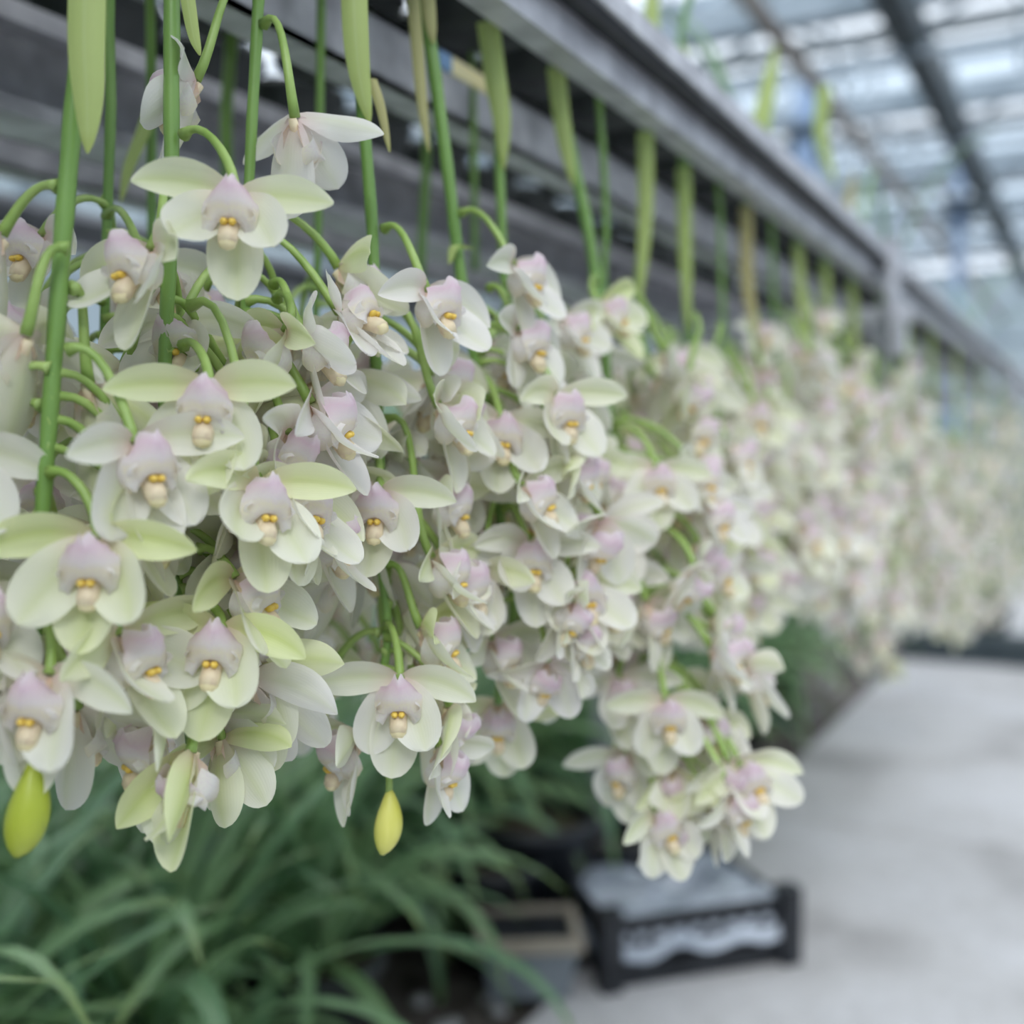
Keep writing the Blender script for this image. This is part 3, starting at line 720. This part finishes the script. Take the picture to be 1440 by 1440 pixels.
FARS = [
 ('thin grey green stem right beside the long arching spike', 843, 150, 436, 880, 15, .94, .2, .0036, [(843, 150), (852, 300), (850, 430), (870, 600), (880, 880)]),
 ('spike whose stem is wrapped in a broad green sheath down to the blossoms', 905, 190, 470, 900, 15, 1.02, .22, .006, [(908, 185), (908, 300), (898, 440), (935, 640), (950, 880)]),
 ('spike with straight yellow green stem, second right of the long arching one', 965, 235, 500, 900, 16, 1.12, .22, .0065, [(962, 235), (964, 350), (968, 470), (985, 650), (990, 860)]),
 ('spike with slim dull stem reaching far down before its first blossoms', 1015, 290, 560, 860, 13, 1.22, .15, .0035, [(1012, 290), (1015, 400), (1022, 560), (1040, 700), (1048, 840)]),
 ('spike with reddish tan sheath and a round blossom at its top', 1052, 300, 460, 850, 14, 1.30, .15, .0040, [(1050, 290), (1052, 400), (1070, 520), (1080, 700), (1085, 820)]),
 ('spike just left of the topmost blurred blossom', 1085, 320, 520, 840, 14, 1.42, .12, .004, [(1085, 320), (1088, 420), (1095, 560), (1105, 800)]),
 ('spike carrying the topmost blurred blossom under the steel bracket', 1125, 350, 445, 860, 16, 1.54, .15, .005, [(1122, 345), (1128, 430), (1140, 600), (1150, 840)]),
 ('spike left of the longest hanging far cluster', 1160, 370, 490, 880, 17, 1.68, .15, .006, [(1160, 370), (1165, 450), (1170, 600), (1175, 860)]),
 ('longest hanging cluster among the blurred far ones, below the bracket', 1200, 400, 500, 950, 20, 1.82, .35, .005, [(1198, 398), (1202, 480), (1205, 700), (1212, 930)]),
 ('far spike right under the rail bracket, whitest at its top', 1240, 420, 490, 880, 19, 2.05, .15, .005, [(1238, 420), (1240, 500), (1245, 700), (1250, 850)]),
 ('short hazy far spike in the dip between two blossom masses', 1275, 440, 600, 880, 15, 2.3, .3, .004, [(1275, 440), (1278, 550), (1282, 860)]),
 ('far spike ending just above the end of the path', 1310, 460, 600, 900, 18, 2.6, .35, .005, [(1310, 460), (1312, 600), (1318, 890)]),
 ('far spike second from the right frame edge', 1345, 490, 600, 890, 18, 3.0, .35, .005, [(1345, 490), (1348, 600), (1350, 880)]),
 ('far spike with its top blossoms level with the end of the rail', 1378, 510, 560, 880, 18, 3.5, .3, .005, [(1378, 510), (1380, 600), (1384, 870)]),
 ('farthest pale spike at the right frame edge', 1405, 520, 560, 850, 18, 4.0, .3, .006, [(1405, 520), (1408, 600), (1412, 850)]),
 ('distant spike half cut by the right frame edge', 1432, 530, 565, 840, 18, 4.6, .3, .006, [(1432, 530), (1434, 600), (1436, 840)]),
]
for i, (lb, x, ytop, y0, y1, n, Z, gr, rd, pts) in enumerate(FARS):
    Zr = zrow(x, .425)
    sh = []
    if i in (1, 2, 4, 6, 7, 8, 10, 11, 12, 13, 14, 15): sh = [([(p[0], p[1], Zr - .012) for p in pts[:3]], .014 if i in (1, 2) else .014, 'drysheath' if i == 4 else 'sheath')]
    bd = [((1095, 815, 1.27), (.3, 0, -1), .03, .021, 'bud', (1085, 780, 1.30))] if i == 4 else []
    spike(lb, [(p[0], p[1], Zr) for p in pts], rad=rd, near=False, green=gr if i < 8 else gr * .5, seed=60 + i, fill=(y0, y1, n, .058), nseg=8, sheaths=sh, buds=bd,
          flowers=[(1070, 462, Zr, 10, 5, 0, .1)] if i == 4 else [(1150, 442, Zr, 30, 10, 0, .2)] if i == 6 else [])
for x, y, Z in [(x_, y_, z_) for pl in ([(92, 380, .46), (84, 440, .46), (78, 500, .46), (70, 570, .46), (64, 640, .46), (58, 700, .46), (240, 180, .5), (240, 240, .5)],
      [(526, 340, .6), (526, 400, .6), (528, 460, .6), (531, 520, .6), (533, 570, .6), (535, 620, .6)], [(845, 480, .85), (850, 540, .85), (858, 600, .84)]) for x_, y_, z_ in pl]:
    PLACED.append((x, y, Z, 20 * .5 / Z + 18))                   # keep the front stems in view
for lb, pix, kw in QUEUE: build_spike(lb, pix, **kw)
# thin extra stems and hanging leaves in the dark behind the front spikes
def back_stem(label, pts, rad, sheaths=()):
    w_ = [W(*p) for p in pts]; end = Vector((w_[0].x, w_[0].y, 1.26)); pth = smooth_path([end] + w_, 5); O = pth[0].copy()
    t = thing('bare_stem', label, 'stem', O); put('stem', MB().tube([p - O for p in pth], rad, 'stem', 8).mesh('stem'), t)
    for s in sheaths: sheath(t, O, [W(*q) for q in s[0]], s[1], s[2])
back_stem('dim green stem with a hanging yellow leaf behind the first two spikes', [(212, 60, .72), (213, 180, .72), (214, 330, .72), (215, 420, .72)], .0032, [([(212, 150, .70), (198, 190, .70), (180, 235, .70), (170, 284, .70)], .009, 'sheath')])
back_stem('dim olive stem behind the thin tan sheath', [(600, 190, .95), (598, 260, .95), (590, 400, .95)], .004)
back_stem('dim green stem between the third and fourth spikes', [(325, 60, .9), (318, 170, .9), (322, 300, .9), (322, 420, .9)], .005)
back_stem('slim dim stem right of the dry-sheathed spike', [(664, 60, .95), (666, 200, .95), (668, 380, .95)], .003)
# leaves over the rail
def bench_leaf(label, pts, wd, mt):
    w_ = [W(*p) for p in pts]; O = w_[0].copy(); t = thing('strap_leaf', label, 'leaf', O); s = sheath(t, O, w_, wd, mt, .5); s.name = 'blade'
bench_leaf('pale green leaf blade standing above the front rail at top', [(918, 150, 1.10), (915, 60, 1.10), (920, -60, 1.10)], .020, 'sheath')
bench_leaf('yellow leaf leaning across the blue grey roof post', [(1062, 210, 1.42), (1075, 150, 1.42), (1092, 60, 1.43)], .026, 'sheath')
bench_leaf('olive leaf hanging behind the rail right of the roof post', [(1160, 120, 1.7), (1155, 190, 1.7), (1175, 260, 1.7)], .022, 'sheath')
bench_leaf('short yellow green leaf between pale leaf blade and roof post', [(965, 190, 1.2), (966, 120, 1.2), (962, 60, 1.2)], .014, 'sheath')
bench_leaf('tan withered leaf low behind the far end of the front rail', [(1190, 330, 1.9), (1195, 280, 1.9), (1202, 240, 1.9)], .018, 'drysheath')
tg = thing('plant_tag', 'small yellow and blue plant tag lying on the second rail', 'tag', W(665, 108, .86), 0)
def rb(m, a, b, c, d, z0, z1, mt): m.box((a, c, z0), (b, d, z1), mt)
put('tag_body', MB().box((-.003, -.03, -.006), (.0, .03, .006), 'tagyellow').mesh('tag_body', False), tg); put('tag_end', MB().box((-.003, -.048, -.006), (.0, -.031, .006), 'tagblue').mesh('tag_end', False), tg)

# ------------------------------------------------------------------ leafy plants under the bench
fr = random.Random(21)
gp_ = lambda px, py: (lambda d: CP + d * (-(CAMZ - .014) / d.z))(cF + cR * ((px - 720) / F) - cU * ((py - 720) / F))
TUB = gp_(742, 1385)
spots = []
lab = ['leafy orchid plant nearest the camera at lower left', 'leafy plant second along the path edge, arching over the grey tub', 'leafy plant behind the black crate',
       'leafy plant along the path edge under the arching spike', 'leafy plant by the path below the far clusters', 'leafy plant farther down the path edge', 'small far leafy plant near the end of the path', 'farthest leafy plant beside the path']
lab += ['leafy plant between the black crate and the arching spike', 'leafy plant tucked behind the black pots', 'leafy plant where the path edge passes the lowest blossoms', 'leafy plant halfway down the path edge']
yy = .30
for i in range(12):
    spots.append((PX - .20 + fr.uniform(-.03, .03), yy, lab[i], None)); yy += .31
for i in range(14):
    spots.append((PX - .50 + fr.uniform(-.05, .05), .15 + i * .27 + fr.uniform(-.06, .06), 'leafy plant in the second row under the bench', 'second row leafy plants'))
for i in range(7):
    spots.append((PX - .95 + fr.uniform(-.05, .05), .0 + i * .6, 'leafy plant in the third row under the bench', 'third row leafy plants'))
for i in range(9):
    spots.append((-2.9 + fr.uniform(-.12, .12), -.2 + i * .75, 'tall dim leafy plant on the raised bed beyond the bench', 'leafy plants on the raised bed'))
tag(put('raised_bed', MB().box((-3.5, -2, 0), (-2.4, 9, .50), 'wallconc').mesh('raised_bed', False)), 'grey concrete raised bed beyond the bench', 'planter')
for i, (x, y, lb, gp) in enumerate(spots):
    rb_ = i >= 33
    if math.hypot(x - TUB.x, y - TUB.y) < .36: x -= .20
    potted('leafy_orchid', (x, y, .5 if rb_ else -.005), PB2, PS2, lb, 'plant', gp, 74 if i < 19 else 36, LEAF, .17, (.8, 1.15) if rb_ else (.55, .86), None, fr, .2 if rb_ else .75)

# ------------------------------------------------------------------ things on the ground
def crate(label, loc, rz, L=.36, Wd=.27, H=.135):
    t = thing('plastic_crate', label, 'crate', loc, rz); b = 'blackplastic'; th = .008
    put('base', MB().box((-L / 2, -Wd / 2, 0), (L / 2, Wd / 2, .008), b).mesh('crate_base', False), t)
    for ax, s, ln in (('x', -1, L), ('x', 1, L), ('y', -1, Wd), ('y', 1, Wd)):
        m = MB()
        def bx(u0, u1, z0, z1):
            if ax == 'x': m.box((u0, s * Wd / 2 - th / 2, z0), (u1, s * Wd / 2 + th / 2, z1), b)
            else: m.box((s * L / 2 - th / 2, u0, z0), (s * L / 2 + th / 2, u1, z1), b)
        h = ln / 2; bx(-h, h, .0, .03); bx(-h, h, H - .025, H); bx(-h, h, .062, .075)
        k = -h
        while k < h - .01: bx(k, k + .012, .03, H - .025); k += .034
        put('side', m.mesh('crate_side', False), t)
    for sx_ in (-1, 1):
        for sy_ in (-1, 1):
            put('corner_post', MB().box((sx_ * (L / 2 + .004) - .018, sy_ * (Wd / 2 + .004) - .018, 0), (sx_ * (L / 2 + .004) + .018, sy_ * (Wd / 2 + .004) + .018, H + .02), b).mesh('corner_post', False), t)
    return t
gp_ = lambda px, py: (lambda d: CP + d * (-(CAMZ - .014) / d.z))(cF + cR * ((px - 720) / F) - cU * ((py - 720) / F))
c0 = gp_(940, 1328)
crate('black slatted plastic crate on the path filled with grey plastic film', (c0.x, c0.y, .014), YAW + R(18), .33, .24, .115)
def film():
    m = MB()
    def fn(u, v):
        x = (u - .5) * .352; y = (v - .5) * .262; e = max(abs(u - .5), abs(v - .5)) * 2
        z = .112 + .022 * noise.noise(Vector((x * 14, y * 14, 1))) + .010 * noise.noise(Vector((x * 40, y * 40, 5)))
        hole = math.exp(-(((x - .05) / .05) ** 2 + ((y - .06) / .05) ** 2)); z -= .09 * hole
        if e > .9: z = .075 + .03 * noise.noise(Vector((x * 12, y * 12, 8))) - (.03 if e > .96 else 0)
        return (x, y, z)
    m.grid(fn, 36, 28, 'film'); return m.mesh('film')
tag(put('plastic_sheet', film(), None, (c0.x, c0.y, .014), Matrix.Rotation(YAW + R(18), 3, 'Z')), 'crumpled grey plastic sheet heaped over the black crate', 'sheet')
c1 = gp_(742, 1385)
t = thing('storage_tub', 'grey tub with tan rim at path edge left of the crate', 'tub', (c1.x, c1.y, .014), YAW + R(4)); t.scale = (.86, .86, .86)
m = MB(); m.add([(-.075, -.06, 0), (.075, -.06, 0), (.075, .06, 0), (-.075, .06, 0), (-.09, -.075, .10), (.09, -.075, .10), (.09, .075, .10), (-.09, .075, .10)], [(0, 3, 2, 1), (0, 1, 5, 4), (1, 2, 6, 5), (2, 3, 7, 6), (3, 0, 4, 7)], 'greytub')
put('body', m.mesh('tub_body', False), t)
m = MB()
for b in (((-.1, -.085), (.1, -.068)), ((-.1, .068), (.1, .085)), ((-.1, -.068), (-.083, .068)), ((.083, -.068), (.1, .068))): m.box(b[0] + (.098,), b[1] + (.122,), 'tan')
put('rim', m.mesh('tub_rim', False), t); put('lid', MB().box((-.083, -.068, .104), (.083, .068, .112), 'blackplastic').mesh('lid', False), t)
for k, (px, py, s, lb) in enumerate(((745, 1300, 1.15, 'large black pot behind the grey tub'), (690, 1330, .9, 'black pot half hidden by leaves left of the tub'), (840, 1275, .8, 'small black pot just behind the crate'))):
    q = gp_(px, py); t = potted('black_pot', (q.x, q.y, .0), pot_mesh(.085, .105, .20, 'blackplastic', 20), PS2, lb, 'pot'); t.scale = (s, s, s)
sr = random.Random(4)
stones = []
for k in range(60):
    m = MB(); rr = sr.uniform(.008, .026); n = 7; v = []
    for i in range(1, 4):
        ph = math.pi * i / 4
        for j in range(n): a = 2 * math.pi * j / n; q = rr * sr.uniform(.8, 1.2); v.append((q * math.sin(ph) * math.cos(a), q * math.sin(ph) * math.sin(a), rr * .6 * math.cos(ph)))
    v += [(0, 0, rr * .6), (0, 0, -rr * .6)]
    f = [(i * n + j, (i + 1) * n + j, (i + 1) * n + (j + 1) % n, i * n + (j + 1) % n) for i in range(2) for j in range(n)] + [(21, j, (j + 1) % n) for j in range(n)] + [(22, 2 * n + (j + 1) % n, 2 * n + j) for j in range(n)]
    m.add(v, f, 'stone'); tag(put('pebble', m.mesh('pebble'), None, (PX - sr.uniform(.0, .2), sr.uniform(.9, 5.5), .008)), 'grey pebble lying on the soil strip along the path edge', 'stone', 'pebbles along the path edge')
# end of the path: dark low planter and stacked grey crates
tag(put('planter_kerb', MB().box((-.79, 5.05, 0), (4.5, 5.25, .12), 'darksteel').mesh('planter_kerb', False)), 'dark low kerb closing the far end of the path', 'kerb')
for k, (x, y, z, lb) in enumerate(((1.05, 5.45, .0, 'lower grey blue crate beyond the end of the path'), (1.08, 5.43, .22, 'upper grey blue crate stacked beyond the end of the path'))):
    t = thing('storage_crate', lb, 'crate', (x, y, z), R(8 * k))
    for s in (-1, 1):
        put('side', MB().box((-.3, s * .19 - .008, 0), (.3, s * .19 + .008, .2), 'galv2').mesh('side', False), t)
        put('end', MB().box((s * .3 - .008, -.18, 0), (s * .3 + .008, .18, .2), 'galv2').mesh('end', False), t)
    put('base', MB().box((-.29, -.18, 0), (.29, .18, .012), 'galv2').mesh('base', False), t)
for i in range(9):
    potted('leafy_orchid', (-.5 + i * .55, 5.75 + fr.uniform(-.1, .1), -.005), PB2, PS2, 'blurred leafy plant in the bed across the end of the path', 'plant', 'leafy plants across the path end', 26, LEAF, .17, (.7, 1.0), None, fr)
